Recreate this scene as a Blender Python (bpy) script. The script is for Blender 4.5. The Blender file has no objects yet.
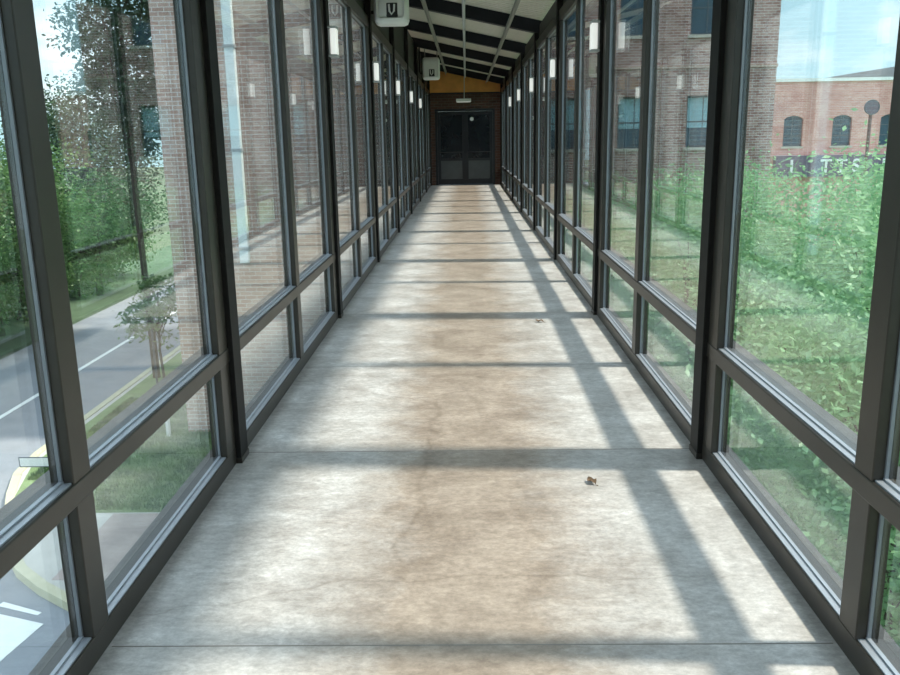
import bpy, bmesh, math, random
from mathutils import Vector, Matrix
import numpy as np

S = bpy.context.scene
C = S.collection
PI = math.pi
random.seed(7)

# ------------------------------------------------------------------ camera
FPX, PITCH, YAW, ROLL = 844.78, 0.233918, -0.02235, -0.017539
EYE = Vector((0.0, 0.0, 1.6))
fw = Vector((math.sin(YAW) * math.cos(PITCH), math.cos(YAW) * math.cos(PITCH), -math.sin(PITCH)))
rt = Vector((math.cos(YAW), -math.sin(YAW), 0.0))
up = rt.cross(fw)
r2 = rt * math.cos(ROLL) + up * math.sin(ROLL)
u2 = -rt * math.sin(ROLL) + up * math.cos(ROLL)
cd = bpy.data.cameras.new('camera')
cd.sensor_width = 36.0
cd.lens = FPX / 900.0 * 36.0
cd.clip_start, cd.clip_end = 0.05, 600
cam = bpy.data.objects.new('camera', cd)
M = Matrix((r2, u2, -fw)).transposed().to_4x4()
M.translation = EYE
cam.matrix_world = M
C.objects.link(cam)
S.camera = cam

# ------------------------------------------------------------------ sky
W = bpy.data.worlds.new('sky')
S.world = W
W.use_nodes = True
nt = W.node_tree
nt.nodes.clear()
N, L = nt.nodes.new, nt.links.new
out = N('ShaderNodeOutputWorld')
bg = N('ShaderNodeBackground')
bg.inputs['Strength'].default_value = 1.15
tc = N('ShaderNodeTexCoord')
sep = N('ShaderNodeSeparateXYZ')
L(tc.outputs['Generated'], sep.inputs[0])
grad = N('ShaderNodeValToRGB')
grad.color_ramp.elements[0].position = 0.0
grad.color_ramp.elements[0].color = (0.44, 0.64, 0.70, 1)
grad.color_ramp.elements[1].position = 0.75
grad.color_ramp.elements[1].color = (0.80, 1.05, 1.30, 1)
e = grad.color_ramp.elements.new(0.24); e.color = (0.34, 0.56, 0.68, 1)
e = grad.color_ramp.elements.new(0.45); e.color = (0.80, 0.98, 1.15, 1)
L(sep.outputs['Z'], grad.inputs[0])
mp = N('ShaderNodeMapping')
mp.inputs['Scale'].default_value = (1.8, 1.8, 4.2)
mp.inputs['Location'].default_value = (0.35, 0.1, 0.22)
L(tc.outputs['Generated'], mp.inputs[0])
nz = N('ShaderNodeTexNoise')
nz.inputs['Scale'].default_value = 2.2
nz.inputs['Detail'].default_value = 7
nz.inputs['Roughness'].default_value = 0.55
L(mp.outputs[0], nz.inputs['Vector'])
cr = N('ShaderNodeValToRGB')
cr.color_ramp.elements[0].position = 0.50
cr.color_ramp.elements[0].color = (0, 0, 0, 1)
cr.color_ramp.elements[1].position = 0.66
cr.color_ramp.elements[1].color = (1, 1, 1, 1)
L(nz.outputs[0], cr.inputs[0])
mx = N('ShaderNodeMixRGB')
mx.inputs['Color1'].default_value = (1, 1, 1, 1)
cg = N('ShaderNodeValToRGB')
cg.color_ramp.elements[0].position = 0.18
cg.color_ramp.elements[0].color = (0.84, 0.90, 0.92, 1)
cg.color_ramp.elements[1].position = 0.5
cg.color_ramp.elements[1].color = (1.55, 1.55, 1.55, 1)
L(sep.outputs['Z'], cg.inputs[0])
L(cg.outputs[0], mx.inputs['Color2'])
L(cr.outputs[0], mx.inputs['Fac'])
L(grad.outputs[0], mx.inputs['Color1'])
L(mx.outputs[0], bg.inputs[0])
L(bg.outputs[0], out.inputs[0])

# ------------------------------------------------------------------ sun
sd = bpy.data.lights.new('sun', 'SUN')
sd.energy = 4.0
sd.angle = math.radians(3.4)
sd.color = (1.0, 0.92, 0.82)
sun = bpy.data.objects.new('sun', sd)
sun.rotation_euler = Vector((1.0, -0.04, 1.39)).to_track_quat('Z', 'Y').to_euler()
sun.location = (30, 0, 40)
C.objects.link(sun)

S.view_settings.view_transform = 'Standard'
S.view_settings.look = 'None'
S.view_settings.gamma = 1.0
S.view_settings.use_curve_mapping = False
S.view_settings.exposure = 0.85

# ------------------------------------------------------------------ materials
def newmat(name):
    m = bpy.data.materials.new(name)
    m.use_nodes = True
    return m, m.node_tree.nodes, m.node_tree.links, m.node_tree.nodes['Principled BSDF']

def plain(name, col, rough=0.6, metal=0.0, noise=0.0, scale=8.0, bump=0.0, spec=0.5):
    m, n, l, b = newmat(name)
    b.inputs['Roughness'].default_value = rough
    b.inputs['Metallic'].default_value = metal
    b.inputs['Specular IOR Level'].default_value = spec
    t = n.new('ShaderNodeTexCoord')
    x = n.new('ShaderNodeTexNoise')
    x.inputs['Scale'].default_value = scale
    x.inputs['Detail'].default_value = 5
    l.new(t.outputs['Object'], x.inputs['Vector'])
    r = n.new('ShaderNodeMixRGB')
    r.inputs['Color1'].default_value = tuple(max(0, c * (1 - noise)) for c in col) + (1,)
    r.inputs['Color2'].default_value = tuple(min(1, c * (1 + noise)) for c in col) + (1,)
    l.new(x.outputs[0], r.inputs['Fac'])
    l.new(r.outputs[0], b.inputs['Base Color'])
    if bump:
        bp = n.new('ShaderNodeBump')
        bp.inputs['Strength'].default_value = bump
        bp.inputs['Distance'].default_value = 0.02
        l.new(x.outputs[0], bp.inputs['Height'])
        l.new(bp.outputs[0], b.inputs['Normal'])
    return m

def emis(name, col, e):
    m, n, l, b = newmat(name)
    b.inputs['Base Color'].default_value = col + (1,)
    b.inputs['Emission Color'].default_value = col + (1,)
    b.inputs['Emission Strength'].default_value = e
    b.inputs['Roughness'].default_value = 0.4
    return m

def glass(name, tint, r0, rough=0.0):
    m, n, l, b = newmat(name)
    n.remove(b)
    o = n['Material Output']
    g = n.new('ShaderNodeNewGeometry')
    dot = n.new('ShaderNodeVectorMath'); dot.operation = 'DOT_PRODUCT'
    l.new(g.outputs['Incoming'], dot.inputs[0])
    l.new(g.outputs['Normal'], dot.inputs[1])
    def mth(op, a, bb=None):
        q = n.new('ShaderNodeMath'); q.operation = op
        for i, v in enumerate((a, bb)):
            if v is None: continue
            if isinstance(v, (int, float)): q.inputs[i].default_value = v
            else: l.new(v, q.inputs[i])
        return q.outputs[0]
    a = mth('ABSOLUTE', dot.outputs['Value'])
    s = mth('SUBTRACT', 1.0, a)
    p = mth('POWER', s, 4.4)
    f = mth('ADD', mth('MULTIPLY', p, 1.0 - r0), r0)
    tr = n.new('ShaderNodeBsdfTransparent'); tr.inputs[0].default_value = tint + (1,)
    gl = n.new('ShaderNodeBsdfGlossy'); gl.inputs['Roughness'].default_value = rough
    gl.inputs[0].default_value = (0.95, 0.98, 1, 1)
    ms = n.new('ShaderNodeMixShader')
    l.new(f, ms.inputs[0]); l.new(tr.outputs[0], ms.inputs[1]); l.new(gl.outputs[0], ms.inputs[2])
    l.new(ms.outputs[0], o.inputs[0])
    return m

def brick(name, c1, c2, mortar, scale=1.0, bump=0.4):
    m, n, l, b = newmat(name)
    t = n.new('ShaderNodeTexCoord')
    sp = n.new('ShaderNodeSeparateXYZ'); l.new(t.outputs['Object'], sp.inputs[0])
    ad = n.new('ShaderNodeMath'); ad.operation = 'ADD'
    l.new(sp.outputs['X'], ad.inputs[0]); l.new(sp.outputs['Y'], ad.inputs[1])
    cb = n.new('ShaderNodeCombineXYZ')
    l.new(ad.outputs[0], cb.inputs['X']); l.new(sp.outputs['Z'], cb.inputs['Y'])
    br = n.new('ShaderNodeTexBrick')
    br.inputs['Color1'].default_value = c1 + (1,)
    br.inputs['Color2'].default_value = c2 + (1,)
    br.inputs['Mortar'].default_value = mortar + (1,)
    br.inputs['Scale'].default_value = scale
    br.inputs['Brick Width'].default_value = 0.24
    br.inputs['Row Height'].default_value = 0.085
    br.inputs['Mortar Size'].default_value = 0.009
    br.inputs['Bias'].default_value = -0.1
    l.new(cb.outputs[0], br.inputs['Vector'])
    nz = n.new('ShaderNodeTexNoise'); nz.inputs['Scale'].default_value = 1.3; nz.inputs['Detail'].default_value = 6
    l.new(t.outputs['Object'], nz.inputs['Vector'])
    hs = n.new('ShaderNodeMixRGB'); hs.blend_type = 'OVERLAY'; hs.inputs['Fac'].default_value = 0.55
    l.new(br.outputs['Color'], hs.inputs['Color1']); l.new(nz.outputs[0], hs.inputs['Color2'])
    l.new(hs.outputs[0], b.inputs['Base Color'])
    b.inputs['Roughness'].default_value = 0.9
    bp = n.new('ShaderNodeBump'); bp.inputs['Strength'].default_value = bump; bp.inputs['Distance'].default_value = 0.01
    bp.invert = True
    l.new(br.outputs['Fac'], bp.inputs['Height']); l.new(bp.outputs[0], b.inputs['Normal'])
    return m

def leafmat(name, c1, c2, trans=0.45):
    m, n, l, b = newmat(name)
    n.remove(b)
    t = n.new('ShaderNodeTexCoord')
    x = n.new('ShaderNodeTexNoise'); x.inputs['Scale'].default_value = 2.3; x.inputs['Detail'].default_value = 6
    l.new(t.outputs['Object'], x.inputs['Vector'])
    rp = n.new('ShaderNodeValToRGB')
    rp.color_ramp.elements[0].position = 0.35; rp.color_ramp.elements[0].color = c1 + (1,)
    rp.color_ramp.elements[1].position = 0.68; rp.color_ramp.elements[1].color = c2 + (1,)
    l.new(x.outputs[0], rp.inputs[0])
    d = n.new('ShaderNodeBsdfDiffuse'); tl = n.new('ShaderNodeBsdfTranslucent')
    gl = n.new('ShaderNodeBsdfGlossy'); gl.inputs['Roughness'].default_value = 0.45
    gl.inputs[0].default_value = (0.6, 0.65, 0.6, 1)
    l.new(rp.outputs[0], d.inputs[0]); l.new(rp.outputs[0], tl.inputs[0])
    ms = n.new('ShaderNodeMixShader'); ms.inputs[0].default_value = trans
    l.new(d.outputs[0], ms.inputs[1]); l.new(tl.outputs[0], ms.inputs[2])
    m2 = n.new('ShaderNodeMixShader'); m2.inputs[0].default_value = 0.05
    l.new(ms.outputs[0], m2.inputs[1]); l.new(gl.outputs[0], m2.inputs[2])
    l.new(m2.outputs[0], n['Material Output'].inputs[0])
    return m

def floormat():
    m, n, l, b = newmat('polished_concrete')
    t = n.new('ShaderNodeTexCoord')
    def noise(scale, detail=6, rough=0.6, sc=(1, 1, 1), dist=0.0):
        mpp = n.new('ShaderNodeMapping'); mpp.inputs['Scale'].default_value = sc
        l.new(t.outputs['Object'], mpp.inputs[0])
        x = n.new('ShaderNodeTexNoise')
        x.inputs['Scale'].default_value = scale; x.inputs['Detail'].default_value = detail
        x.inputs['Roughness'].default_value = rough; x.inputs['Distortion'].default_value = dist
        l.new(mpp.outputs[0], x.inputs['Vector'])
        return x.outputs[0]
    def ramp(fac, p0, c0, p1, c1):
        r = n.new('ShaderNodeValToRGB')
        r.color_ramp.elements[0].position = p0; r.color_ramp.elements[0].color = c0
        r.color_ramp.elements[1].position = p1; r.color_ramp.elements[1].color = c1
        l.new(fac, r.inputs[0]); return r.outputs[0]
    def mix(bl, f, a, c):
        q = n.new('ShaderNodeMixRGB'); q.blend_type = bl
        if isinstance(f, float): q.inputs['Fac'].default_value = f
        else: l.new(f, q.inputs['Fac'])
        for s, v in (('Color1', a), ('Color2', c)):
            if isinstance(v, tuple): q.inputs[s].default_value = v
            else: l.new(v, q.inputs[s])
        return q.outputs[0]
    # worn tan walking lane down the middle, paler and greyer concrete beside it
    sp = n.new('ShaderNodeSeparateXYZ'); l.new(t.outputs['Object'], sp.inputs[0])
    ab = n.new('ShaderNodeMath'); ab.operation = 'ABSOLUTE'; l.new(sp.outputs['X'], ab.inputs[0])
    wob = n.new('ShaderNodeMath'); wob.operation = 'MULTIPLY_ADD'
    l.new(noise(2.2, 10, 0.75), wob.inputs[0]); wob.inputs[1].default_value = 0.75
    l.new(ab.outputs[0], wob.inputs[2])
    lane = ramp(wob.outputs[0], 0.62, (1, 1, 1, 1), 1.75, (0, 0, 0, 1))
    base = mix('MIX', lane, (0.52, 0.50, 0.48, 1), (0.345, 0.285, 0.235, 1))
    blot = ramp(noise(2.6, 9, 0.66, (1, 1, 1), 0.4), 0.36, (0.70, 0.67, 0.64, 1), 0.64, (1.12, 1.12, 1.11, 1))
    base = mix('MULTIPLY', 0.85, base, blot)
    streak = ramp(noise(6.0, 9, 0.74, (0.8, 1.5, 1), 0.2), 0.40, (0.72, 0.70, 0.68, 1), 0.60, (1.18, 1.19, 1.20, 1))
    base = mix('MULTIPLY', 0.45, base, streak)
    scuff = ramp(noise(24.0, 10, 0.8, (0.85, 1.35, 1), 0.2), 0.40, (0.72, 0.71, 0.70, 1), 0.62, (1.2, 1.2, 1.2, 1))
    base = mix('MULTIPLY', 0.8, base, scuff)
    grain = ramp(noise(60.0, 3, 0.6), 0.35, (0.86, 0.86, 0.86, 1), 0.65, (1.1, 1.1, 1.1, 1))
    base = mix('MULTIPLY', 0.5, base, grain)
    # hair cracks
    vo = n.new('ShaderNodeTexVoronoi'); vo.feature = 'DISTANCE_TO_EDGE'; vo.inputs['Scale'].default_value = 0.42
    mpp = n.new('ShaderNodeMapping'); mpp.inputs['Scale'].default_value = (0.55, 1.4, 1)
    nzv = n.new('ShaderNodeTexNoise'); nzv.inputs['Scale'].default_value = 3.0; nzv.inputs['Detail'].default_value = 5
    l.new(t.outputs['Object'], nzv.inputs['Vector'])
    av = n.new('ShaderNodeMixRGB'); av.blend_type = 'ADD'; av.inputs['Fac'].default_value = 0.22
    l.new(t.outputs['Object'], av.inputs['Color1']); l.new(nzv.outputs['Color'], av.inputs['Color2'])
    l.new(av.outputs[0], mpp.inputs[0]); l.new(mpp.outputs[0], vo.inputs['Vector'])
    ck = ramp(vo.outputs['Distance'], 0.0, (0.66, 0.63, 0.6, 1), 0.0045, (1, 1, 1, 1))
    base = mix('MULTIPLY', 0.55, base, ck)
    l.new(base, b.inputs['Base Color'])
    sp2 = mix('MIX', lane, (0.9, 0.9, 0.9, 1), (0.5, 0.5, 0.5, 1))
    l.new(sp2, b.inputs['Specular IOR Level'])
    rr = ramp(noise(3.0, 6, 0.6), 0.3, (0.30, 0.30, 0.30, 1), 0.7, (0.50, 0.50, 0.50, 1))
    l.new(rr, b.inputs['Roughness'])
    bp = n.new('ShaderNodeBump'); bp.inputs['Strength'].default_value = 0.08; bp.inputs['Distance'].default_value = 0.01
    l.new(streak, bp.inputs['Height']); l.new(bp.outputs[0], b.inputs['Normal'])
    return m

BRONZE = plain('bronze_frame', (0.036, 0.030, 0.023), 0.38, 0.2, 0.25, 14, spec=0.5)
BLACK = plain('black_steel', (0.014, 0.013, 0.012), 0.6, 0.0, 0.2, 10, spec=0.15)
BEAD_LEDGE = plain('aluminium_bead_lit_ledge', (0.34, 0.36, 0.39), 0.38, 0.4, 0.1, 10)  # glazing beads, and the pale strips that paint sunlit ledge tops
BEADV = plain('grey_side_bead', (0.22, 0.235, 0.26), 0.45, 0.3, 0.1, 10)
CLEAR = glass('window_glass', (0.925, 0.955, 0.95), 0.055)
FLOORM = floormat()
JOINT = plain('joint_filler', (0.24, 0.215, 0.19), 0.9, 0, 0.2, 30)
DECK = plain('cream_deck', (0.66, 0.63, 0.54), 0.55, 0, 0.08, 3)
RAFTER = plain('dark_rafter', (0.012, 0.013, 0.017), 0.6, 0, 0.3, 6, spec=0.25)
RAIL = plain('grey_purlin', (0.24, 0.235, 0.21), 0.55, 0, 0.15, 5)
PANELD = plain('dark_fascia_panel', (0.035, 0.033, 0.028), 0.6, 0.1, 0.35, 4)
WHITE = plain('white_enamel', (0.74, 0.75, 0.74), 0.4, 0, 0.04, 10)
GREYW = plain('grey_enamel', (0.42, 0.44, 0.44), 0.45, 0, 0.06, 10)
DARKHOLE = plain('dark_grille', (0.02, 0.022, 0.025), 0.5, 0, 0.2, 30)
SCON = emis('sconce_diffuser', (0.92, 0.92, 0.88), 0.32)
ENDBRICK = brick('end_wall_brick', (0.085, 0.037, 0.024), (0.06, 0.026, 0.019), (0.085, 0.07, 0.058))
PLY = plain('varnished_plywood', (0.66, 0.28, 0.065), 0.55, 0, 0.28, 5)
DOORM = plain('black_door_frame', (0.008, 0.009, 0.013), 0.4, 0.1, 0.1, 9)
DOORG = plain('dark_door_glass', (0.010, 0.014, 0.018), 0.12, 0, 0.2, 3)
DOORP = plain('kick_panel_floor_sheen', (0.055, 0.06, 0.062), 0.4, 0.1, 0.25, 6)  # grey lifted above the door black to paint the floor's reflection
STEEL = plain('steel', (0.45, 0.45, 0.45), 0.35, 0.8, 0.1, 12)
BRICKR = brick('facade_brick', (0.30, 0.15, 0.13), (0.50, 0.34, 0.30), (0.58, 0.54, 0.53))
BRICKL = brick('tower_brick', (0.43, 0.27, 0.22), (0.52, 0.38, 0.32), (0.62, 0.58, 0.54))
BRICKP = brick('pink_brick', (0.60, 0.27, 0.245), (0.70, 0.37, 0.33), (0.66, 0.50, 0.47), bump=0.15)
STONE = plain('pale_stone', (0.52, 0.48, 0.43), 0.85, 0, 0.15, 4)
WGLASS = plain('facade_glass', (0.04, 0.085, 0.125), 0.08, 0, 0.3, 2)
BLIND = plain('pale_blind', (0.28, 0.48, 0.55), 0.5, 0, 0.08, 2)
WFRAME = plain('window_frame', (0.08, 0.10, 0.12), 0.5, 0, 0.1, 5)
COPING = plain('white_coping', (0.80, 0.82, 0.82), 0.6, 0, 0.05, 3)
ROOFG = plain('grey_roof', (0.30, 0.33, 0.33), 0.7, 0, 0.15, 2)
BANDM = plain('slate_band', (0.16, 0.13, 0.19), 0.8, 0, 0.25, 2)
LETTER = plain('white_letter', (0.85, 0.87, 0.88), 0.5)
UPRIGHTM = plain('white_upright', (0.80, 0.88, 0.88), 0.45, 0, 0.05, 3)
ASPH = plain('asphalt', (0.235, 0.25, 0.275), 0.85, 0, 0.18, 1.5, 0.1)
CONC = plain('sidewalk_concrete', (0.50, 0.48, 0.44), 0.9, 0, 0.12, 2)
PAVER = brick('pink_paving', (0.36, 0.22, 0.18), (0.42, 0.27, 0.22), (0.38, 0.31, 0.28))
PAINT = plain('road_paint', (0.82, 0.83, 0.80), 0.7, 0, 0.08, 6)
YELLOW = plain('yellow_curb', (0.52, 0.49, 0.34), 0.8, 0, 0.12, 4)
VERGE = plain('verge_grass', (0.09, 0.14, 0.075), 0.95, 0, 0.4, 1.5, 0.3)
GRASSM = plain('lawn', (0.17, 0.25, 0.10), 0.95, 0, 0.45, 3, 0.3)
SOIL = plain('leaf_litter', (0.13, 0.16, 0.09), 0.95, 0, 0.45, 2.2, 0.3)
BARK = plain('bark', (0.05, 0.04, 0.032), 0.95, 0, 0.4, 8, 0.4)
LEAF1 = leafmat('bright_leaves', (0.17, 0.36, 0.18), (0.36, 0.58, 0.30))
LEAF2 = leafmat('dark_leaves', (0.022, 0.05, 0.028), (0.07, 0.125, 0.055), 0.3)
LEAF3 = leafmat('mid_leaves', (0.06, 0.14, 0.05), (0.17, 0.30, 0.09))
LEAFB = plain('dry_leaf', (0.13, 0.08, 0.045), 0.9, 0, 0.3, 20)

# ------------------------------------------------------------------ mesh helpers
def box(bm, x0, x1, y0, y1, z0, z1, bev=0.0):
    xs, ys, zs = sorted((x0, x1)), sorted((y0, y1)), sorted((z0, z1))
    r = bmesh.ops.create_cube(bm, size=1.0)
    vs = r['verts']
    for v in vs:
        v.co = Vector((xs[0] if v.co.x < 0 else xs[1], ys[0] if v.co.y < 0 else ys[1], zs[0] if v.co.z < 0 else zs[1]))
    if bev:
        es = list({e for v in vs for e in v.link_edges})
        bmesh.ops.bevel(bm, geom=es, offset=bev, segments=2, profile=0.5, affect='EDGES')
    return bm

def tube(bm, pts, r, seg=10, r_end=None):
    pts = [Vector(p) for p in pts]
    n = len(pts)
    rings = []
    for i, p in enumerate(pts):
        d = (pts[min(i + 1, n - 1)] - pts[max(i - 1, 0)]).normalized()
        a = d.orthogonal().normalized() if abs(d.z) > 0.9 else d.cross(Vector((0, 0, 1))).normalized()
        b = d.cross(a)
        rr = r if r_end is None else r + (r_end - r) * i / (n - 1)
        rings.append([bm.verts.new(p + (a * math.cos(2 * PI * k / seg) + b * math.sin(2 * PI * k / seg)) * rr) for k in range(seg)])
    for i in range(n - 1):
        for k in range(seg):
            bm.faces.new((rings[i][k], rings[i][(k + 1) % seg], rings[i + 1][(k + 1) % seg], rings[i + 1][k]))
    bm.faces.new(rings[0][::-1]); bm.faces.new(rings[-1])
    return bm

def prism(bm, poly, axis, a0, a1):
    """extrude a closed 2D polygon along an axis"""
    def P(u, v, w):
        return {'x': (w, u, v), 'y': (u, w, v), 'z': (u, v, w)}[axis]
    A = [bm.verts.new(P(u, v, a0)) for u, v in poly]
    B = [bm.verts.new(P(u, v, a1)) for u, v in poly]
    bm.faces.new(A); bm.faces.new(B[::-1])
    k = len(poly)
    for i in range(k):
        bm.faces.new((A[i], B[i], B[(i + 1) % k], A[(i + 1) % k]))
    return bm

def obj(name, bm, mat, parent=None, smooth=False):
    bmesh.ops.recalc_face_normals(bm, faces=bm.faces)
    me = bpy.data.meshes.new(name)
    bm.to_mesh(me); bm.free()
    me.materials.append(mat)
    if smooth:
        for p in me.polygons: p.use_smooth = True
    o = bpy.data.objects.new(name, me)
    C.objects.link(o)
    if parent is not None: o.parent = parent
    return o

def tag(o, label=None, cat=None, group=None, kind=None):
    if label: o['label'] = label
    if cat: o['category'] = cat
    if group: o['group'] = group
    if kind: o['kind'] = kind
    return o

def thing(name, label, cat, loc=(0, 0, 0), group=None):
    o = bpy.data.objects.new(name, None)
    o.location = loc
    C.objects.link(o)
    return tag(o, label, cat, group)

def struct(name, bm, mat, label=None, cat=None):
    return tag(obj(name, bm, mat), label, cat, None, 'structure')

def copy_tree(root, loc, label, rotz=0.0, scale=None):
    r = root.copy(); C.objects.link(r)
    r.location = loc; r.rotation_euler = (0, 0, rotz); r['label'] = label
    if scale: r.scale = scale
    for ch in list(root.children):
        c = ch.copy(); C.objects.link(c); c.parent = r
        for g in list(ch.children):
            d = g.copy(); C.objects.link(d); d.parent = c
    return r

NB = bmesh.new

# ------------------------------------------------------------------ walkway dimensions
XL, XR = -1.185, 1.165          # inner faces of the two glass walls
Y0, Y1 = -4.4, 28.75            # ends of the walkway
T0, BAY = 4.07, 3.512           # steel column lines
SILL = 0.087
TRZ0, TRZ1 = 0.535, 0.605
HEADL, HEADR = 2.92, 2.95
GD = 0.043                      # face of mullion to glass
def zbeam(x): return 3.47 - 0.22 * x   # underside of rafters
ks = list(range(-2, 8))
cols = [T0 + BAY * k for k in ks]
thins = []
for k in ks[:-1]:
    thins.append({-1: 2.395, 0: 5.815}.get(k, T0 + BAY * (k + 0.5) + 0.01))

# floor slab with control joints cut as narrow filled strips
bm = NB(); box(bm, XL - 0.16, XR + 0.16, Y0 - 0.2, Y1 + 0.2, -0.42, 0.0)
floor = struct('floor', bm, FLOORM, 'mottled polished concrete walkway floor', 'floor')
for y in [c + 0.09 for c in cols[:-1]] + [t + 0.03 for t in thins]:
    bm = NB(); box(bm, XL + 0.01, XR - 0.01, y - 0.0025, y + 0.0025, -0.006, 0.0008)
    obj('control_joint', bm, JOINT, floor)

# side walls: sill and head run the length; transom, mullions, columns are parts
thins_by = {'left': thins, 'right': [t - 0.028 if 2 < t < 3 else t for t in thins]}
def side_wall(side):
    thins = thins_by[side]
    s = -1 if side == 'left' else 1
    xi = XL if s < 0 else XR
    head = HEADL if s < 0 else HEADR
    xo = xi + s * 0.14
    xv = xi + s * 0.085
    bm = NB()
    box(bm, xi, xi + s * (GD - 0.004), Y0, Y1, 0, SILL, 0.004)
    box(bm, xi + s * (GD - 0.004), xo, Y0, Y1, 0, SILL - 0.028)
    wall = struct('wall_' + side, bm, BRONZE, 'dark bronze framed glass wall on the %s of the walkway' % side, 'wall')
    bm = NB(); box(bm, xi - s * 0.004, xi + s * GD, Y0, Y1, TRZ0, TRZ1, 0.005)
    box(bm, xi + s * (GD + 0.022), xo, Y0, Y1, TRZ0 + 0.005, TRZ1 - 0.005)
    obj('transom', bm, BRONZE, wall)
    bm = NB(); box(bm, xi - s * 0.003, xv, Y0, Y1, head, head + 0.13, 0.005)
    obj('head_rail', bm, BRONZE, wall)
    ztop = zbeam(xi) + 0.12
    bm = NB(); box(bm, xi + s * 0.05, xv + s * 0.01, Y0, Y1, head + 0.13, ztop)
    obj('fascia_panel', bm, PANELD, wall)
    for t in thins:
        bm = NB(); box(bm, xi, xi + s * GD, t - 0.058, t + 0.058, SILL, head, 0.004)
        box(bm, xi + s * (GD + 0.022), xv, t - 0.03, t + 0.03, SILL - 0.03, head)
        obj('mullion', bm, BRONZE, wall)
    for c in cols:
        bm = NB(); box(bm, xi, xi + s * GD, c - 0.205, c - 0.06, SILL, head, 0.004)
        box(bm, xi + s * (GD + 0.022), xv, c - 0.17, c + 0.06, SILL - 0.03, head)
        obj('mullion', bm, BRONZE, wall)
        bm = NB(); box(bm, xi - s * 0.026, xi + s * GD, c - 0.06, c + 0.075, 0.0, zbeam(xi) + 0.02, 0.003)
        cl = obj('column', bm, BLACK, wall)
        bm = NB(); box(bm, xi - s * 0.03, xi + s * 0.02, c - 0.064, c + 0.079, 0.0, 0.03, 0.003)
        obj('base_plate', bm, BRONZE, cl)
    return wall, xi, s, head
wn = 0
for side in ('left', 'right'):
    wall, xi, s, head = side_wall(side)
    edges = sorted([(t - 0.058, t + 0.058) for t in thins_by[side]] + [(c - 0.205, c + 0.075) for c in cols])
    edges = [(Y0, Y0 + 0.02)] + edges + [(Y1 - 0.02, Y1)]
    for (a0, a1), (b0, b1) in zip(edges[:-1], edges[1:]):
        ya, yb = a1, b0
        if yb - ya < 0.2: continue
        wn += 1
        bm = NB()
        xg0, xg1 = xi + s * (GD + 0.0005), xi + s * (GD + 0.0215)
        xb = xi + s * (GD - 0.012)
        bd = 0.011
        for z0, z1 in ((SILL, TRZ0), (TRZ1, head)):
            box(bm, xi + s * 0.008, xg0, ya + 0.001, yb - 0.001, z0, z0 + 0.005); box(bm, xb, xg0, ya + 0.001, yb - 0.001, z0 + 0.005, z0 + bd); box(bm, xb, xg0, ya + bd, yb - bd, z1 - bd, z1)  # wide low strip stands in for sunlight on the sill and transom tops
        w = struct('window_%d' % wn, bm, BEAD_LEDGE, 'glazed bay of the %s wall with a tall pane over a low pane' % side, 'window')
        for z0, z1 in ((SILL, TRZ0), (TRZ1, head)):
            for q0, q1 in ((ya, ya + 0.008), (yb - 0.008, yb)):
                bm = NB(); box(bm, xb + s * 0.002, xg0, q0, q1, z0 + 0.012, z1 - 0.012); obj('side_bead', bm, BEADV, w)
        for nm, z0, z1 in (('lower_pane', SILL - 0.028, TRZ0 + 0.004), ('upper_pane', TRZ1 - 0.004, head)):
            bm = NB(); box(bm, xg0, xg1, ya - 0.004, yb + 0.004, z0, z1)
            obj(nm, bm, CLEAR, w)

# ------------------------------------------------------------------ roof: ribbed deck, rafters, purlins
bm = NB()
xa, xb_ = XL - 0.28, XR + 0.22
prof = []
y = Y0 - 0.2
while y < Y1 + 0.2:
    prof += [(y, 0.0), (y + 0.10, 0.0), (y + 0.115, 0.035), (y + 0.165, 0.035)]
    y += 0.18
prof.append((y, 0.0))
def zdeck(x): return zbeam(x) + 0.20
for dz in (0.0, 0.06):
    rows = [[bm.verts.new((x, py, zdeck(x) + pz + dz)) for x in (xa, xb_)] for py, pz in prof]
    for i in range(len(rows) - 1):
        bm.faces.new((rows[i][0], rows[i][1], rows[i + 1][1], rows[i + 1][0]))
ceiling = struct('ceiling', bm, DECK, 'cream ribbed metal roof deck sloping down to the right', 'ceiling')
for c in cols + [28.5]:
    if c > 28.5 or (c > 28 and c != 28.5): continue
    bm = NB()
    poly = [(XL - 0.15, zbeam(XL - 0.15)), (XR + 0.15, zbeam(XR + 0.15)), (XR + 0.15, zdeck(XR + 0.15) - 0.002), (XL - 0.15, zdeck(XL - 0.15) - 0.002)]
    prism(bm, poly, 'y', c - 0.09, c + 0.09)
    obj('rafter', bm, RAFTER, ceiling)
for x in (-0.61, 0.70):
    bm = NB()
    z = zbeam(x) - 0.002
    hw = 0.035 if x > 0 else 0.024
    box(bm, x - hw, x + hw, Y0 + 0.05, Y1 - 0.02, z - 0.012, z, 0.003)
    box(bm, x - hw, x - hw + 0.008, Y0 + 0.05, Y1 - 0.02, z - 0.07, z - 0.012)
    obj('purlin', bm, RAIL, ceiling)

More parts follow.
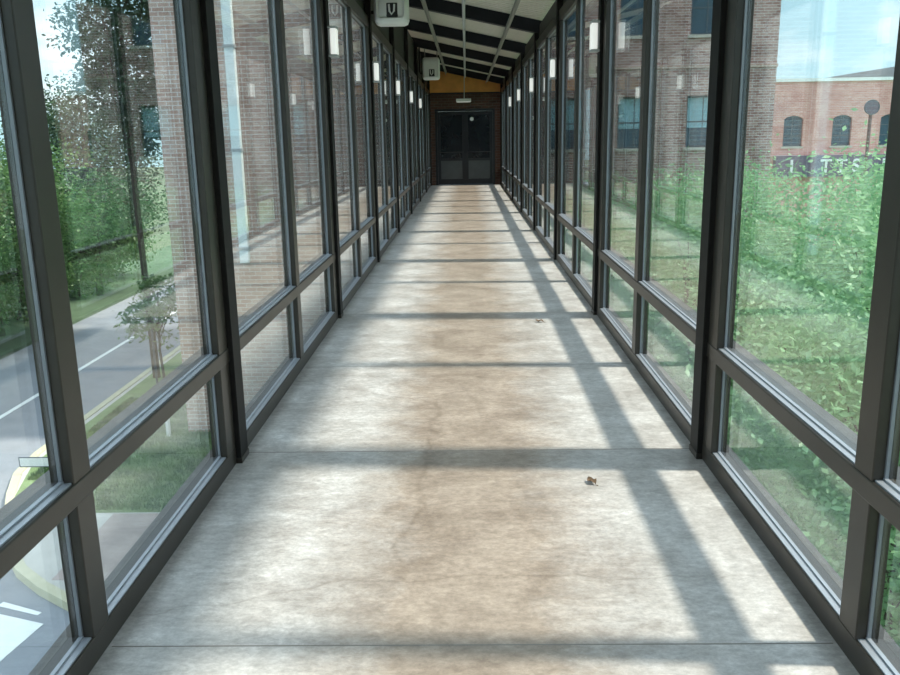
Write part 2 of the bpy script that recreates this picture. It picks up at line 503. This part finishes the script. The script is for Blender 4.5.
# ------------------------------------------------------------------ end walls and door
DX0, DX1, DZ = -1.01, 0.96, 2.46
bm = NB()
ex0, ex1 = XL - 0.15, XR + 0.15
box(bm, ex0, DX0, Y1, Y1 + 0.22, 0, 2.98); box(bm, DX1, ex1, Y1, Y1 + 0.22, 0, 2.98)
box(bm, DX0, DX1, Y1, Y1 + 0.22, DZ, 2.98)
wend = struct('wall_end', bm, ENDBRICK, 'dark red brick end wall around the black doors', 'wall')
bm = NB()
prism(bm, [(ex0, 2.98), (ex1, 2.98), (ex1, zdeck(ex1)), (ex0, zdeck(ex0))], 'y', Y1 - 0.03, Y1 + 0.22)
pl = obj('plywood_panel', bm, PLY, wend); pl['label'] = 'orange varnished plywood panel'
bm = NB(); box(bm, ex0 + 0.2, ex1 - 0.2, Y1 - 0.04, Y1 - 0.0, 2.94, 2.985)
obj('panel_trim', bm, DOORM, wend)
bm = NB()
ym = Y1 + 0.05
for a, b_, z0, z1 in ((DX0, DX0 + 0.07, 0, DZ), (DX1 - 0.07, DX1, 0, DZ), (DX0 + 0.07, DX1 - 0.07, DZ - 0.07, DZ), (DX0 + 0.07, DX1 - 0.07, 0, 0.02)):
    box(bm, a, b_, Y1 - 0.02, Y1 + 0.16, z0, z1)
door = struct('door_1', bm, DOORM, 'black double glass doors closing the far end of the walkway', 'door')
mid = (DX0 + DX1) / 2
for a, b_, hs in ((DX0 + 0.072, mid - 0.003, 1), (mid + 0.003, DX1 - 0.072, -1)):
    bm = NB()
    z0, z1 = 0.024, DZ - 0.074
    st = 0.10
    box(bm, a, a + st, Y1 + 0.03, Y1 + 0.08, z0, z1); box(bm, b_ - st, b_, Y1 + 0.03, Y1 + 0.08, z0, z1)
    for q0, q1 in ((z0, z0 + 0.18), (0.80, 0.88), (z1 - 0.11, z1)):
        box(bm, a + st, b_ - st, Y1 + 0.03, Y1 + 0.08, q0, q1)
    lf = obj('leaf', bm, DOORM, door)
    bm = NB(); box(bm, a + st, b_ - st, Y1 + 0.045, Y1 + 0.065, 0.88, z1 - 0.11); obj('pane', bm, DOORG, lf)
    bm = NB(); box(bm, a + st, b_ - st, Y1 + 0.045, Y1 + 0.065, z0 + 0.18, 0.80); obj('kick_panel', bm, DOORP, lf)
    bm = NB()
    tube(bm, [(a + 0.05, Y1 - 0.03, 1.08), (b_ - 0.05, Y1 - 0.03, 1.08)], 0.016)
    for q in (a + 0.06, b_ - 0.06): tube(bm, [(q, Y1 - 0.03, 1.08), (q, Y1 + 0.04, 1.08)], 0.012)
    obj('push_bar', bm, DARKHOLE, lf)
    if hs < 0:
        bm = NB(); tube(bm, [(0.20, Y1 + 0.036, 2.14), (0.20, Y1 + 0.048, 2.14)], 0.062, 24)  # plain white disc set against the leaf's glass
        st_ = obj('spot', bm, WHITE, lf); st_['label'] = 'round white sticker high on the glass'
bm = NB(); box(bm, mid - 0.03, mid + 0.03, Y1 + 0.082, Y1 + 0.095, 0.024, DZ - 0.074); obj('astragal', bm, DOORM, door)
bm = NB(); box(bm, ex0, ex1, Y0 - 0.2, Y0, 0, 3.98)
struct('wall_back', bm, ENDBRICK, 'brick wall closing the near end behind the viewer', 'wall')

# ------------------------------------------------------------------ sconces on the columns
def make_sconce(s, loc, label):
    t = thing('wall_sconce', label, 'lamp', loc, 'white box sconces on the walkway columns')
    bm = NB(); box(bm, -s * 0.0, -s * 0.018, -0.05, 0.05, -0.10, 0.10, 0.003); obj('back_plate', bm, GREYW, t)
    bm = NB(); box(bm, -s * 0.018, -s * 0.07, -0.062, 0.062, -0.105, 0.105, 0.008); obj('diffuser', bm, SCON, t)
    bm = NB(); box(bm, -s * 0.0, -s * 0.075, -0.066, 0.066, 0.105, 0.125, 0.003); obj('cap', bm, GREYW, t)
    bm = NB(); box(bm, -s * 0.0, -s * 0.075, -0.066, 0.066, -0.125, -0.105, 0.003); obj('base', bm, GREYW, t)
    return t
ordn = ['on the column overhead at the near end', 'the nearest and largest of its visible row', 'second nearest of its visible row',
        'third nearest of its visible row', 'fourth nearest of its visible row', 'farthest one, close to the end doors']
for s, side, xi in ((-1, 'left', XL + 0.026), (1, 'right', XR - 0.026)):
    proto = None
    for k in range(0, 6):
        loc = (xi, T0 + BAY * k + 0.008, 2.40)
        lb = 'white box sconce on the %s glass wall, %s' % (side, ordn[k])
        if proto is None: proto = make_sconce(s, loc, lb)
        else: copy_tree(proto, loc, lb)

# ------------------------------------------------------------------ white blower units under the roof
def make_blower(loc, label):
    t = thing('blower_unit', label, 'heater', loc, 'white blower units hung under the roof')
    bm = NB(); box(bm, -0.21, 0.21, -0.02, 0.34, -0.26, 0.26, 0.06); b = obj('housing', bm, WHITE, t, True)
    bm = NB(); box(bm, -0.17, 0.17, -0.035, 0.0, -0.20, 0.20, 0.05)
    f = obj('front_cover', bm, WHITE, t, True)
    bm = NB(); box(bm, -0.05, 0.09, -0.040, -0.02, -0.19, -0.02, 0.012); obj('outlet', bm, DARKHOLE, f)
    bm = NB()
    tube(bm, [(-0.015, -0.046, -0.04), (-0.01, -0.046, -0.12), (0.015, -0.046, -0.155), (0.045, -0.046, -0.12), (0.05, -0.046, -0.04)], 0.012, 8)
    obj('louvre', bm, WHITE, f)
    for sx in (-0.15, 0.15):
        bm = NB(); tube(bm, [(sx, 0.16, 0.25), (sx, 0.16, zbeam(loc[0] + sx) - loc[2] + 0.01)], 0.012)
        obj('hanger_rod', bm, RAIL, t)
    bm = NB(); tube(bm, [(-0.20, 0.2, -0.1), (-0.27, 0.2, -0.1), (-0.285, 0.2, -0.05), (-0.285, 0.2, 0.5)], 0.022, 10)
    obj('pipe', bm, BLACK, t)
    return t
bl = make_blower((-0.90, T0 + BAY * 2 - 0.16, 3.21), 'white blower unit with dark outlet hung near the roof, the nearer one')
copy_tree(bl, (-0.83, T0 + BAY * 5 - 0.16, 3.21), 'white blower unit hung near the roof, the smaller farther one by the plywood')

# ------------------------------------------------------------------ conduit and hanging fixture
t = thing('conduit', 'thin pale conduit running down the middle of the roof', 'pipe', (0, 0, 0))
zc = zbeam(0) - 0.02
bm = NB(); tube(bm, [(-0.01, Y0 + 0.1, zc), (-0.01, 28.2, zc), (-0.02, 28.3, zc - 0.02)], 0.025, 10); obj('run', bm, GREYW, t)
for c in cols[:-1]:
    bm = NB(); box(bm, -0.035, 0.015, c - 0.012, c + 0.012, zc - 0.022, zc + 0.03); obj('strap', bm, STEEL, t)
t = thing('hanging_light', 'small white light bar hung on a thin rod before the doors', 'lamp', (-0.06, 28.3, 2.72))
bm = NB(); box(bm, -0.24, 0.24, -0.06, 0.06, -0.05, 0.05, 0.012); obj('housing', bm, WHITE, t)
bm = NB(); box(bm, -0.22, 0.22, -0.05, 0.05, -0.058, -0.048); obj('diffuser', bm, SCON, t)
bm = NB(); tube(bm, [(0.02, 0, 0.045), (0.03, 0, 0.72)], 0.014, 8); obj('rod', bm, GREYW, t)

# dry leaves on the floor
def dry_leaf(loc, r, label, L_=0.085):
    bm = NB()
    n = 7
    a = []
    for i in range(n):
        u = i / (n - 1); w = 0.34 * L_ * math.sin(PI * min(1, u * 0.96 + 0.02)) ** 0.8
        zz = 0.004 + 0.012 * math.sin(u * 5)**2
        a.append((bm.verts.new((-w, (u - 0.5) * L_, zz + 0.006)), bm.verts.new((0, (u - 0.5) * L_, zz)), bm.verts.new((w, (u - 0.5) * L_, zz + 0.008))))
    for i in range(n - 1):
        bm.faces.new((a[i][0], a[i][1], a[i + 1][1], a[i + 1][0])); bm.faces.new((a[i][1], a[i][2], a[i + 1][2], a[i + 1][1]))
    tube(bm, [(0, -0.5 * L_, 0.004), (0.004, -0.75 * L_, 0.003)], 0.0015, 5)
    o = obj('dry_leaf', bm, LEAFB)
    md = o.modifiers.new('thickness', 'SOLIDIFY'); md.thickness = 0.0015
    o.location = loc; o.rotation_euler = (0, 0, r)
    tag(o, label, 'leaf')
dry_leaf((0.572, 3.72, 0.0), 0.5, 'curled brown dry leaf on the floor beside the long shadow band', 0.06)
dry_leaf((0.625, 7.25, 0.0), 1.3, 'tiny dark leaf scrap on the floor farther along', 0.07)

# ------------------------------------------------------------------ outside ground
G = -4.8
bm = NB(); box(bm, -120, 120, -60, 220, G - 0.5, G - 0.02)
struct('ground', bm, SOIL, 'bare ground with leaf litter', 'ground')
bm = NB(); box(bm, -14.3, -8.5, -60, 120, G - 0.1, G)
box(bm, -8.75, 1.5, -8, 15.6, G - 0.1, G - 0.001)
road = struct('road', bm, ASPH, 'grey asphalt street left of the walkway', 'road')
bm = NB(); box(bm, -11.35, -11.22, 9, 90, G, G + 0.006); obj('lane_line', bm, PAINT, road)
bm = NB()
def flat(pts): prism(bm, pts, 'z', G, G + 0.006)
flat([(-7.1, 10.65), (-6.05, 9.1), (-5.86, 10.23)])
flat([(-6.75, 10.7), (-6.05, 10.45), (-6.03, 10.52), (-6.72, 10.8)][::-1])
obj('arrow_marking', bm, PAINT, road)
# curb bending round the street corner
path = [(-9.1, 60), (-9.1, 30), (-9.08, 16.4), (-8.93, 15.3), (-8.54, 14.3), (-7.95, 13.1), (-7.4, 12.15), (-6.9, 11.5), (-6.3, 10.98), (-5.6, 10.5), (-4.4, 9.95), (-2.5, 9.4), (1.5, 9.0)]
bm = NB()
def ribbon(path, w, z0, z1):
    n = len(path)
    P = [Vector((p[0], p[1], 0)) for p in path]
    rows = []
    for i in range(n):
        d = (P[min(i + 1, n - 1)] - P[max(i - 1, 0)]).normalized()
        nn = Vector((-d.y, d.x, 0))
        rows.append([bm.verts.new(P[i] + Vector((0, 0, z0))), bm.verts.new(P[i] + nn * w + Vector((0, 0, z0))),
                     bm.verts.new(P[i] + nn * w + Vector((0, 0, z1))), bm.verts.new(P[i] + Vector((0, 0, z1)))])
    for i in range(n - 1):
        for k in range(4):
            bm.faces.new((rows[i][k], rows[i][(k + 1) % 4], rows[i + 1][(k + 1) % 4], rows[i + 1][k]))
    bm.faces.new(rows[0]); bm.faces.new(rows[-1][::-1])
ribbon(path, 0.16, G - 0.1, G + 0.14)
struct('curb', bm, YELLOW, 'pale yellow curb rounding the street corner', 'curb')
bm = NB()
inner = [(x + 0.13, y + 0.10) for x, y in path]
prism(bm, inner + [(1.5, 13.45), (-1.62, 13.45), (-1.62, 60)], 'z', G - 0.1, G + 0.12)
struct('sidewalk', bm, CONC, 'pale concrete sidewalk along the street corner', 'sidewalk')
bm = NB(); box(bm, -6.2, 1.5, 11.2, 13.45, G + 0.12, G + 0.126); struct('paving', bm, PAVER, 'pinkish brick paving strip', 'paving')
bm = NB(); box(bm, -7.1, -1.63, 13.5, 40, G + 0.10, G + 0.15)
prism(bm, [(-8.3, 14.15), (-7.75, 14.0), (-7.75, 30), (-8.8, 30), (-8.75, 15.7)], 'z', G + 0.10, G + 0.15)
struct('lawn_base', bm, GRASSM, 'mown green lawn by the brick building', 'lawn')
bm = NB(); box(bm, -18.5, -14.3, -60, 120, G - 0.1, G + 0.1); struct('verge', bm, VERGE, 'grassy verge across the street', 'ground')
bm = NB(); box(bm, 1.7, 30, 6.0, 44.9, G - 0.05, G + 0.02); struct('yard', bm, plain('pale_grass', (0.16, 0.35, 0.18), 0.95, 0, 0.4, 2.5, 0.3), 'pale green yard under the trees', 'ground')
# grass blades on the lawn
rg = np.random.default_rng(3)
def blades(name, label, rects, n):
    vs, fs = [], []
    for (x0, x1, y0, y1) in rects:
        for _ in range(int(n)):
            x, y_ = rg.uniform(x0, x1), rg.uniform(y0, y1); a = rg.uniform(0, PI); h = rg.uniform(0.05, 0.11)
            dx, dy = math.cos(a) * 0.012, math.sin(a) * 0.012
            lx, ly = rg.normal(0, 0.03, 2)
            i = len(vs)
            vs += [(x - dx, y_ - dy, G + 0.15), (x + dx, y_ + dy, G + 0.15), (x + lx, y_ + ly, G + 0.15 + h)]
            fs.append((i, i + 1, i + 2))
    me = bpy.data.meshes.new(name); me.from_pydata(vs, [], fs); me.materials.append(LEAF3)
    o = bpy.data.objects.new(name, me); C.objects.link(o)
    tag(o, label, 'grass', None, 'stuff')
blades('grass', 'short green grass growing on the lawn left of the walkway', [(-7.1, -5.0, 13.5, 19.5), (-8.45, -7.78, 14.9, 20)], 9000)

# ------------------------------------------------------------------ buildings
def wall_holes(bm, x0, x1, z0, z1, y0, y1, holes):
    xs = sorted({x0, x1, *[h[0] for h in holes], *[h[1] for h in holes]})
    for a, b_ in zip(xs[:-1], xs[1:]):
        cuts = sorted([(h[2], h[3]) for h in holes if h[0] <= a + 1e-6 and h[1] >= b_ - 1e-6])
        z = z0
        for c0, c1 in cuts:
            if c0 > z: box(bm, a, b_, y0, y1, z, c0)
            z = c1
        if z < z1: box(bm, a, b_, y0, y1, z, z1)

def arch_fill(bm, h, y0, y1, rise):
    x0, x1, _, z1 = h
    m = (x0 + x1) / 2; w = (x1 - x0) / 2
    R_ = (w * w + rise * rise) / (2 * rise)
    n = 10
    arc = []
    for i in range(n + 1):
        x = x0 + (x1 - x0) * i / n
        arc.append((x, z1 - rise + (math.sqrt(max(0, R_ * R_ - (x - m) ** 2)) - (R_ - rise))))
    prism(bm, [(x0, z1 + 0.001)] + arc[:n // 2 + 1], 'y', y0, y1)
    prism(bm, [(x1, z1 + 0.001)] + arc[n // 2:][::-1], 'y', y0, y1)

def facade_window(parent, h, y, recess, label=None, blind=0.0, bars=(1, 1), sill=True):
    x0, x1, z0, z1 = h
    yy = y + recess
    f = 0.06
    bm = NB()
    box(bm, x0, x0 + f, yy - 0.05, yy + 0.05, z0, z1); box(bm, x1 - f, x1, yy - 0.05, yy + 0.05, z0, z1)
    box(bm, x0 + f, x1 - f, yy - 0.05, yy + 0.05, z0, z0 + f); box(bm, x0 + f, x1 - f, yy - 0.05, yy + 0.05, z1 - f, z1)
    for i in range(1, bars[0] + 1):
        x = x0 + (x1 - x0) * i / (bars[0] + 1); box(bm, x - 0.02, x + 0.02, yy - 0.03, yy + 0.04, z0 + f, z1 - f)
    for i in range(1, bars[1] + 1):
        z = z0 + (z1 - z0) * i / (bars[1] + 1); box(bm, x0 + f, x1 - f, yy - 0.028, yy + 0.038, z - 0.025, z + 0.025)
    w = obj('window', bm, WFRAME, parent)
    bm = NB(); box(bm, x0 + f * .5, x1 - f * .5, yy - 0.01, yy + 0.01, z0 + f * .5, z1 - f * .5); obj('pane', bm, WGLASS, w)
    if blind:
        bm = NB(); box(bm, x0 + f, x1 - f, yy - 0.022, yy - 0.012, z1 - f - (z1 - z0) * blind, z1 - f); obj('blind', bm, BLIND, w)
    if sill:
        bm = NB(); box(bm, x0 - 0.08, x1 + 0.08, y - 0.06, y + recess - 0.05, z0 - 0.10, z0); obj('sill', bm, STONE, w)
    return w

# brick building the walkway runs into (right of the doors)
FY = 29.0
hall = thing('brick_building', 'tall dull brick building at the end of the walkway, right side', 'building', (6, FY, G))
hall_off = Vector((6, FY, G))
lo = [(x, x + 1.15, 1.10, 2.76) for x in (2.75, 5.03, 7.30)]
hi = [(x, x + 1.15, 4.66, 6.35) for x in (2.75, 5.03, 7.30)]
gr = [(x, x + 1.15, -3.2, -1.2) for x in (2.75, 5.03, 7.30)]
bm = NB()
wall_holes(bm, 1.33, 10.15, G, 11.0, FY, FY + 0.45, lo + hi + gr)
for h in hi: arch_fill(bm, h, FY, FY + 0.45, 0.22)
box(bm, 9.7, 10.15, FY + 0.45, FY + 16, G, 11.0)
box(bm, 1.33, 9.7, FY + 15.5, FY + 16, G, 11.0)
box(bm, 1.33, 9.7, FY + 0.45, FY + 15.5, 10.6, 11.0)
wl = obj('wall', bm, BRICKR, hall); wl.matrix_parent_inverse = Matrix.Translation(-hall_off)
def reparent(o, p, off): o.parent = p; o.matrix_parent_inverse = Matrix.Translation(-off)
for h in lo: reparent(facade_window(None, h, FY, 0.2, blind=0.58), hall, hall_off)
for h in hi: reparent(facade_window(None, h, FY, 0.2, blind=0.0), hall, hall_off)
for h in gr: reparent(facade_window(None, h, FY, 0.2, blind=0.0), hall, hall_off)
bm = NB(); box(bm, 1.33, 10.18, FY - 0.04, FY, 3.62, 3.72); o = obj('string_course', bm, BRICKL, None); reparent(o, hall, hall_off)

# brick block left of the walkway
TY = 17.55
tw_off = Vector((-4, TY, G))
tower = thing('brick_block', 'brick block close beside the walkway on the left, with white downspout', 'building', tuple(tw_off))
bm = NB()
box(bm, -6.2, -1.62, TY, TY + 0.4, G, 9.0); box(bm, -6.2, -5.8, TY + 0.4, TY + 11, G, 9.0)
box(bm, -2.02, -1.62, TY + 0.4, TY + 11, G, 9.0); box(bm, -5.8, -2.02, TY + 0.4, TY + 11, 8.6, 9.0)
box(bm, -5.8, -2.02, TY + 10.6, TY + 11, G, 8.6)
reparent(obj('wall', bm, BRICKL), tower, tw_off)
bm = NB()
xd = -4.64
box(bm, xd - 0.10, xd + 0.10, TY - 0.16, TY - 0.02, -0.9, 8.8, 0.02)  # narrow white upright standing just off the brick face
o = obj('upright', bm, UPRIGHTM); reparent(o, tower, tw_off); o['label'] = 'white downspout on the brick'
for z in (-0.6, 1.4, 3.4, 5.4, 7.4):
    bm = NB(); box(bm, xd - 0.115, xd + 0.115, TY - 0.17, TY, z - 0.03, z + 0.03)
    o = obj('bracket', bm, GREYW); reparent(o, tower, tw_off)

# long pink brick building across the yard on the right
PY = 45.0
pk_off = Vector((20, PY, G))
pink = thing('pink_brick_building', 'low pinkish brick building with arched windows behind the trees', 'building', tuple(pk_off))
ph = [(x, x + 0.98, 0.78, 2.32) for x in (16.32, 18.80, 21.22, 23.7, 26.2, 13.85)]
bm = NB()
wall_holes(bm, 11.2, 32, G, 3.98, PY, PY + 0.5, ph)
for h in ph: arch_fill(bm, h, PY, PY + 0.5, 0.17)
box(bm, 11.2, 32, PY + 11.5, PY + 12, G, 3.9); box(bm, 11.2, 11.7, PY + 0.5, PY + 11.5, G, 3.9); box(bm, 31.5, 32, PY + 0.5, PY + 11.5, G, 3.9)
box(bm, 11.7, 31.5, PY + 0.5, PY + 11.5, 3.5, 3.7)
reparent(obj('wall', bm, BRICKP), pink, pk_off)
for h in ph: reparent(facade_window(None, h, PY, 0.18, bars=(1, 2)), pink, pk_off)
bm = NB(); box(bm, 11.1, 32.1, PY - 0.1, PY + 0.6, 3.98, 4.14); reparent(obj('coping', bm, COPING), pink, pk_off)
# sign band with white capital letters
bm = NB(); box(bm, 15.9, 24.5, PY - 0.35, PY - 0.002, -0.75, 0.32)
band = obj('sign_band', bm, BANDM); reparent(band, pink, pk_off); band['label'] = 'dark slate sign band with white letters'
def letter(ch, x, z, size):
    cu = bpy.data.curves.new('letter', 'FONT'); cu.body = ch; cu.size = size; cu.extrude = 0.03; cu.align_x = 'CENTER'; cu.align_y = 'CENTER'
    cu.offset = 0.012
    tmp = bpy.data.objects.new('letter_source', cu); C.objects.link(tmp)
    dg = bpy.context.evaluated_depsgraph_get()
    me = bpy.data.meshes.new_from_object(tmp.evaluated_get(dg))
    bpy.data.objects.remove(tmp)
    me.transform(Matrix.Translation((x, PY - 0.385, z)) @ Matrix.Rotation(PI / 2, 4, 'X'))
    me.materials.clear(); me.materials.append(LETTER)
    o = bpy.data.objects.new('letter', me); C.objects.link(o)
    o.parent = band
    return o
for ch, x in (('I', 16.72), ('T', 18.47), ('T', 19.25), ('S', 20.02), ('I', 21.4)): letter(ch, x, -0.26, 0.95)
# grey gable roof farther behind
bm = NB()
gx = 40
prism(bm, [(24.4, 5.02), (40, 7.2), (52, 5.2), (52, G), (24.4, G)], 'y', 62, 75)
o = struct('far_building', bm, ROOFG)
del o['kind']
tag(o, 'grey shed with a low sloping roof behind the pinkish building', 'building')

# round sign on a tall post in front of the pink building
rs = thing('round_sign', 'dark round sign on a tall post before the pinkish building', 'sign', (18.38, 40.0, G))
bm = NB(); tube(bm, [(0, 0, -0.05), (0, 0, 7.6)], 0.075, 10); obj('post', bm, plain('rust_post', (0.14, 0.085, 0.085), 0.8), rs)
bm = NB(); tube(bm, [(0, -0.10, 7.35), (0, 0.02, 7.35)], 0.32, 28); obj('disc', bm, plain('dark_disc', (0.13, 0.11, 0.15), 0.6), rs)
bm = NB()
ring = [(0.32 * math.cos(a), -0.10, 7.35 + 0.32 * math.sin(a)) for a in [i * 2 * PI / 28 for i in range(29)]]
tube(bm, ring, 0.022, 6); obj('rim', bm, WFRAME, rs)

# left street furniture
st = thing('street_name_sign', 'pale blank street sign plate at the grassy corner', 'sign', (-8.05, 15.2, G + 0.12))
lx, rx, zz = -0.660, -0.080, 0.280
bm = NB(); box(bm, lx, rx + 0.03, -0.012, 0.012, zz - 0.085, zz + 0.085, 0.006); obj('plate', bm, WHITE, st)
bm = NB(); box(bm, lx - 0.02, rx + 0.05, -0.009, 0.009, zz - 0.105, zz + 0.105, 0.006); obj('border', bm, WFRAME, st)
bm = NB(); tube(bm, [(rx + 0.08, 0, 0), (rx + 0.08, 0, zz + 0.12)], 0.03); obj('post', bm, STEEL, st)
pp = thing('thin_pole', 'thin dark pole standing on the verge by the street', 'pole', (-8.2, 21.2, G + 0.12))
bm = NB(); tube(bm, [(0, 0, 0), (0, 0, 1.7)], 0.03); obj('shaft', bm, WFRAME, pp)
bm = NB(); box(bm, -0.1, 0.1, -0.1, 0.1, 0, 0.03); obj('base_plate', bm, WFRAME, pp)
wp = thing('white_bollard', 'short white marker post on the lawn', 'post', (-6.55, 17.3, G + 0.14))
bm = NB(); tube(bm, [(0, 0, 0), (0, 0, 0.42)], 0.05, 12); obj('shaft', bm, WHITE, wp)
bm = NB(); tube(bm, [(0, 0, 0.42), (0, 0, 0.45)], 0.055, 12); obj('cap', bm, GREYW, wp)

# ------------------------------------------------------------------ trees
def foliage_mesh(name, rx, rz, zc_, n_cl, per, lsize, seed, mat, low=0.0):
    g = np.random.default_rng(seed)
    V, Fc = [], []
    d = g.normal(size=(n_cl, 3)); d /= np.linalg.norm(d, axis=1)[:, None]
    rad = g.uniform(0.25, 1.0, n_cl) ** 0.55
    cen = d * rad[:, None] * np.array([rx, rx, rz]) + np.array([0, 0, zc_])
    cen = cen[cen[:, 2] > low]
    allv, allf = [], []
    base = 0
    for c in cen:
        k = int(per * g.uniform(0.6, 1.4))
        p = c + g.normal(size=(k, 3)) * np.array([0.40, 0.40, 0.26]) * (rx / 2.2)
        ax = g.normal(size=(k, 3)) * np.array([1, 1, 0.5]) + np.array([0, 0, -0.35]); ax /= np.linalg.norm(ax, axis=1)[:, None]
        nr = g.normal(size=(k, 3)) * 0.8 + np.array([0, 0, 1.0])
        sd_ = np.cross(ax, nr); sd_ /= np.linalg.norm(sd_, axis=1)[:, None] + 1e-9
        nn = np.cross(sd_, ax)
        s = lsize * g.uniform(0.6, 1.3, k)[:, None]
        w = 0.27
        v0 = p; v1 = p + ax * s * 0.5 + sd_ * s * w - nn * s * 0.05; v2 = p + ax * s - nn * s * 0.16; v3 = p + ax * s * 0.5 - sd_ * s * w - nn * s * 0.05
        v = np.stack([v0, v1, v2, v3], 1).reshape(-1, 3)
        i = base + np.arange(k) * 4
        f = np.concatenate([np.stack([i, i + 1, i + 2], 1), np.stack([i, i + 2, i + 3], 1)])
        allv.append(v); allf.append(f); base += 4 * k
    me = bpy.data.meshes.new(name)
    v = np.concatenate(allv); f = np.concatenate(allf)
    me.from_pydata(v.tolist(), [], f.tolist())
    me.materials.append(mat)
    return me, cen

def make_tree(name, label, loc, rx, rz, zc_, n_cl, per, lsize, seed, mat, group, stems=1, tr=0.12, low=0.3):
    t = thing(name, label, 'tree', loc, group)
    me, cen = foliage_mesh('foliage', rx, rz, zc_, n_cl, per, lsize, seed, mat, low)
    o = bpy.data.objects.new('foliage', me); C.objects.link(o); o.parent = t
    rr = random.Random(seed)
    bm = NB()
    for s_ in range(stems):
        a = rr.uniform(0, 2 * PI); q = 0.0 if stems == 1 else 0.22
        x0, y0_ = math.cos(a) * q, math.sin(a) * q
        top = Vector((x0 * 3, y0_ * 3, zc_ + rz * 0.35))
        mid_ = Vector((x0 * 1.8 + rr.uniform(-.1, .1), y0_ * 1.8 + rr.uniform(-.1, .1), zc_ * 0.55))
        tube(bm, [(x0, y0_, -0.1), mid_, top], tr, 8, tr * 0.35)
        for c in rr.sample(list(cen), min(len(cen), 12 // stems + 2)):
            st_ = mid_.lerp(top, rr.uniform(0.0, 0.8))
            c = Vector(c)
            tube(bm, [st_, st_.lerp(c, 0.5) + Vector((0, 0, 0.1)), c], tr * 0.3, 6, tr * 0.08)
    obj('trunk', bm, BARK, t)
    return t

def grove(protos, spots):
    used = set()
    for i, (x, y, v, sc, sz, label) in enumerate(spots):
        p = protos[v]
        if v not in used:
            used.add(v); p.location = (x, y, G - 0.02); p['label'] = label; p.scale = (sc, sc, sz); p.rotation_euler = (0, 0, i * 1.3)
        else:
            copy_tree(p, (x, y, G - 0.02), label, i * 1.7 + 0.4, (sc, sc, sz))

gA = 'bright leafy trees right of the walkway'
rp_ = [make_tree('leafy_tree', 'x', (0, 0, G), 2.2, 2.75, 3.25, 170, 260, 0.085, s_, LEAF1, gA, 3, 0.07, 0.4) for s_ in (11, 12, 13)]
grove(rp_, [
    (4.6, 7.6, 0, 1.00, 0.98, 'bright leafy tree nearest the right glass, in the foreground pane'),
    (5.9, 11.2, 1, 1.05, 1.00, 'bright leafy tree in the large right pane, middle row'),
    (8.6, 10.6, 2, 1.10, 1.02, 'bright leafy tree behind the foreground one at the far right'),
    (4.4, 15.2, 1, 0.95, 0.95, 'bright leafy tree close to the glass before the brick windows'),
    (7.9, 15.6, 0, 1.10, 0.98, 'bright leafy tree before the corner of the tall brick building'),
    (5.6, 20.2, 2, 0.95, 0.98, 'bright leafy tree beneath the right window of the tall brick building'),
    (11.2, 17.5, 1, 1.15, 1.07, 'bright leafy tree below the pinkish building, left of its sign'),
    (13.2, 22.5, 0, 1.15, 0.97, 'bright leafy tree below the sign letters, back row'),
    (16.0, 28.0, 2, 1.15, 0.93, 'bright leafy tree farthest back before the sign band'),
    (3.5, 24.2, 0, 0.80, 0.85, 'small leafy tree far along the right glass near the doors'),
    (4.2, 2.8, 2, 0.95, 0.80, 'low leafy tree below the right wall beside the viewer'),
])
gB = 'street trees across the road on the left'
lp_ = [make_tree('street_tree', 'x', (0, 0, G), 2.6, 2.9, 4.6, 130, 200, 0.13, s_, m_, gB, 1, 0.14, 1.2) for s_, m_ in ((21, LEAF3), (22, LEAF2))]
grove(lp_, [
    (-15.6, 20.5, 0, 1.15, 1.05, 'green street tree across the road, seen through the nearest left pane'),
    (-15.8, 27.5, 0, 1.15, 0.95, 'green street tree across the road, second from the left edge'),
    (-15.6, 35.0, 1, 1.2, 1.15, 'darker street tree across the road, behind the green ones'),
    (-17.0, 13.5, 1, 1.1, 1.1, 'dark street tree across the road, nearest the bridge'),
])
sb_ = [make_tree('verge_shrub', 'x', (0, 0, G), 1.5, 1.15, 1.25, 70, 150, 0.11, 51, LEAF3, 'shrubs on the verge across the street', 3, 0.05, 0.15)]
grove(sb_, [
    (-16.6, 17.6, 0, 1.0, 1.2, 'rounded green shrub across the street, nearest the bridge'),
    (-16.9, 22.6, 0, 1.1, 1.25, 'rounded green shrub across the street, second from the bridge'),
    (-16.5, 26.3, 0, 1.0, 1.3, 'rounded green shrub across the street, third from the bridge'),
    (-16.8, 30.2, 0, 1.15, 1.35, 'rounded green shrub across the street, fourth from the bridge'),
    (-16.6, 34.6, 0, 1.15, 1.4, 'rounded green shrub across the street, farthest from the bridge'),
    (-17.2, 39.5, 0, 1.4, 1.6, 'large rounded shrub closing the view up the street'),
])
t = make_tree('young_tree', 'slim young tree on the lawn left of the walkway', (-7.35, 19.6, G + 0.12), 0.9, 0.85, 2.5, 26, 60, 0.13, 31, LEAF3, None, 1, 0.045, 1.4)
make_tree('tall_tree', 'tall dark tree with a slim trunk on the street verge, beside the brick block', (-8.5, 22.0, G + 0.12), 1.3, 3.4, 9.3, 130, 170, 0.12, 41, LEAF2, None, 1, 0.11, 5.0)
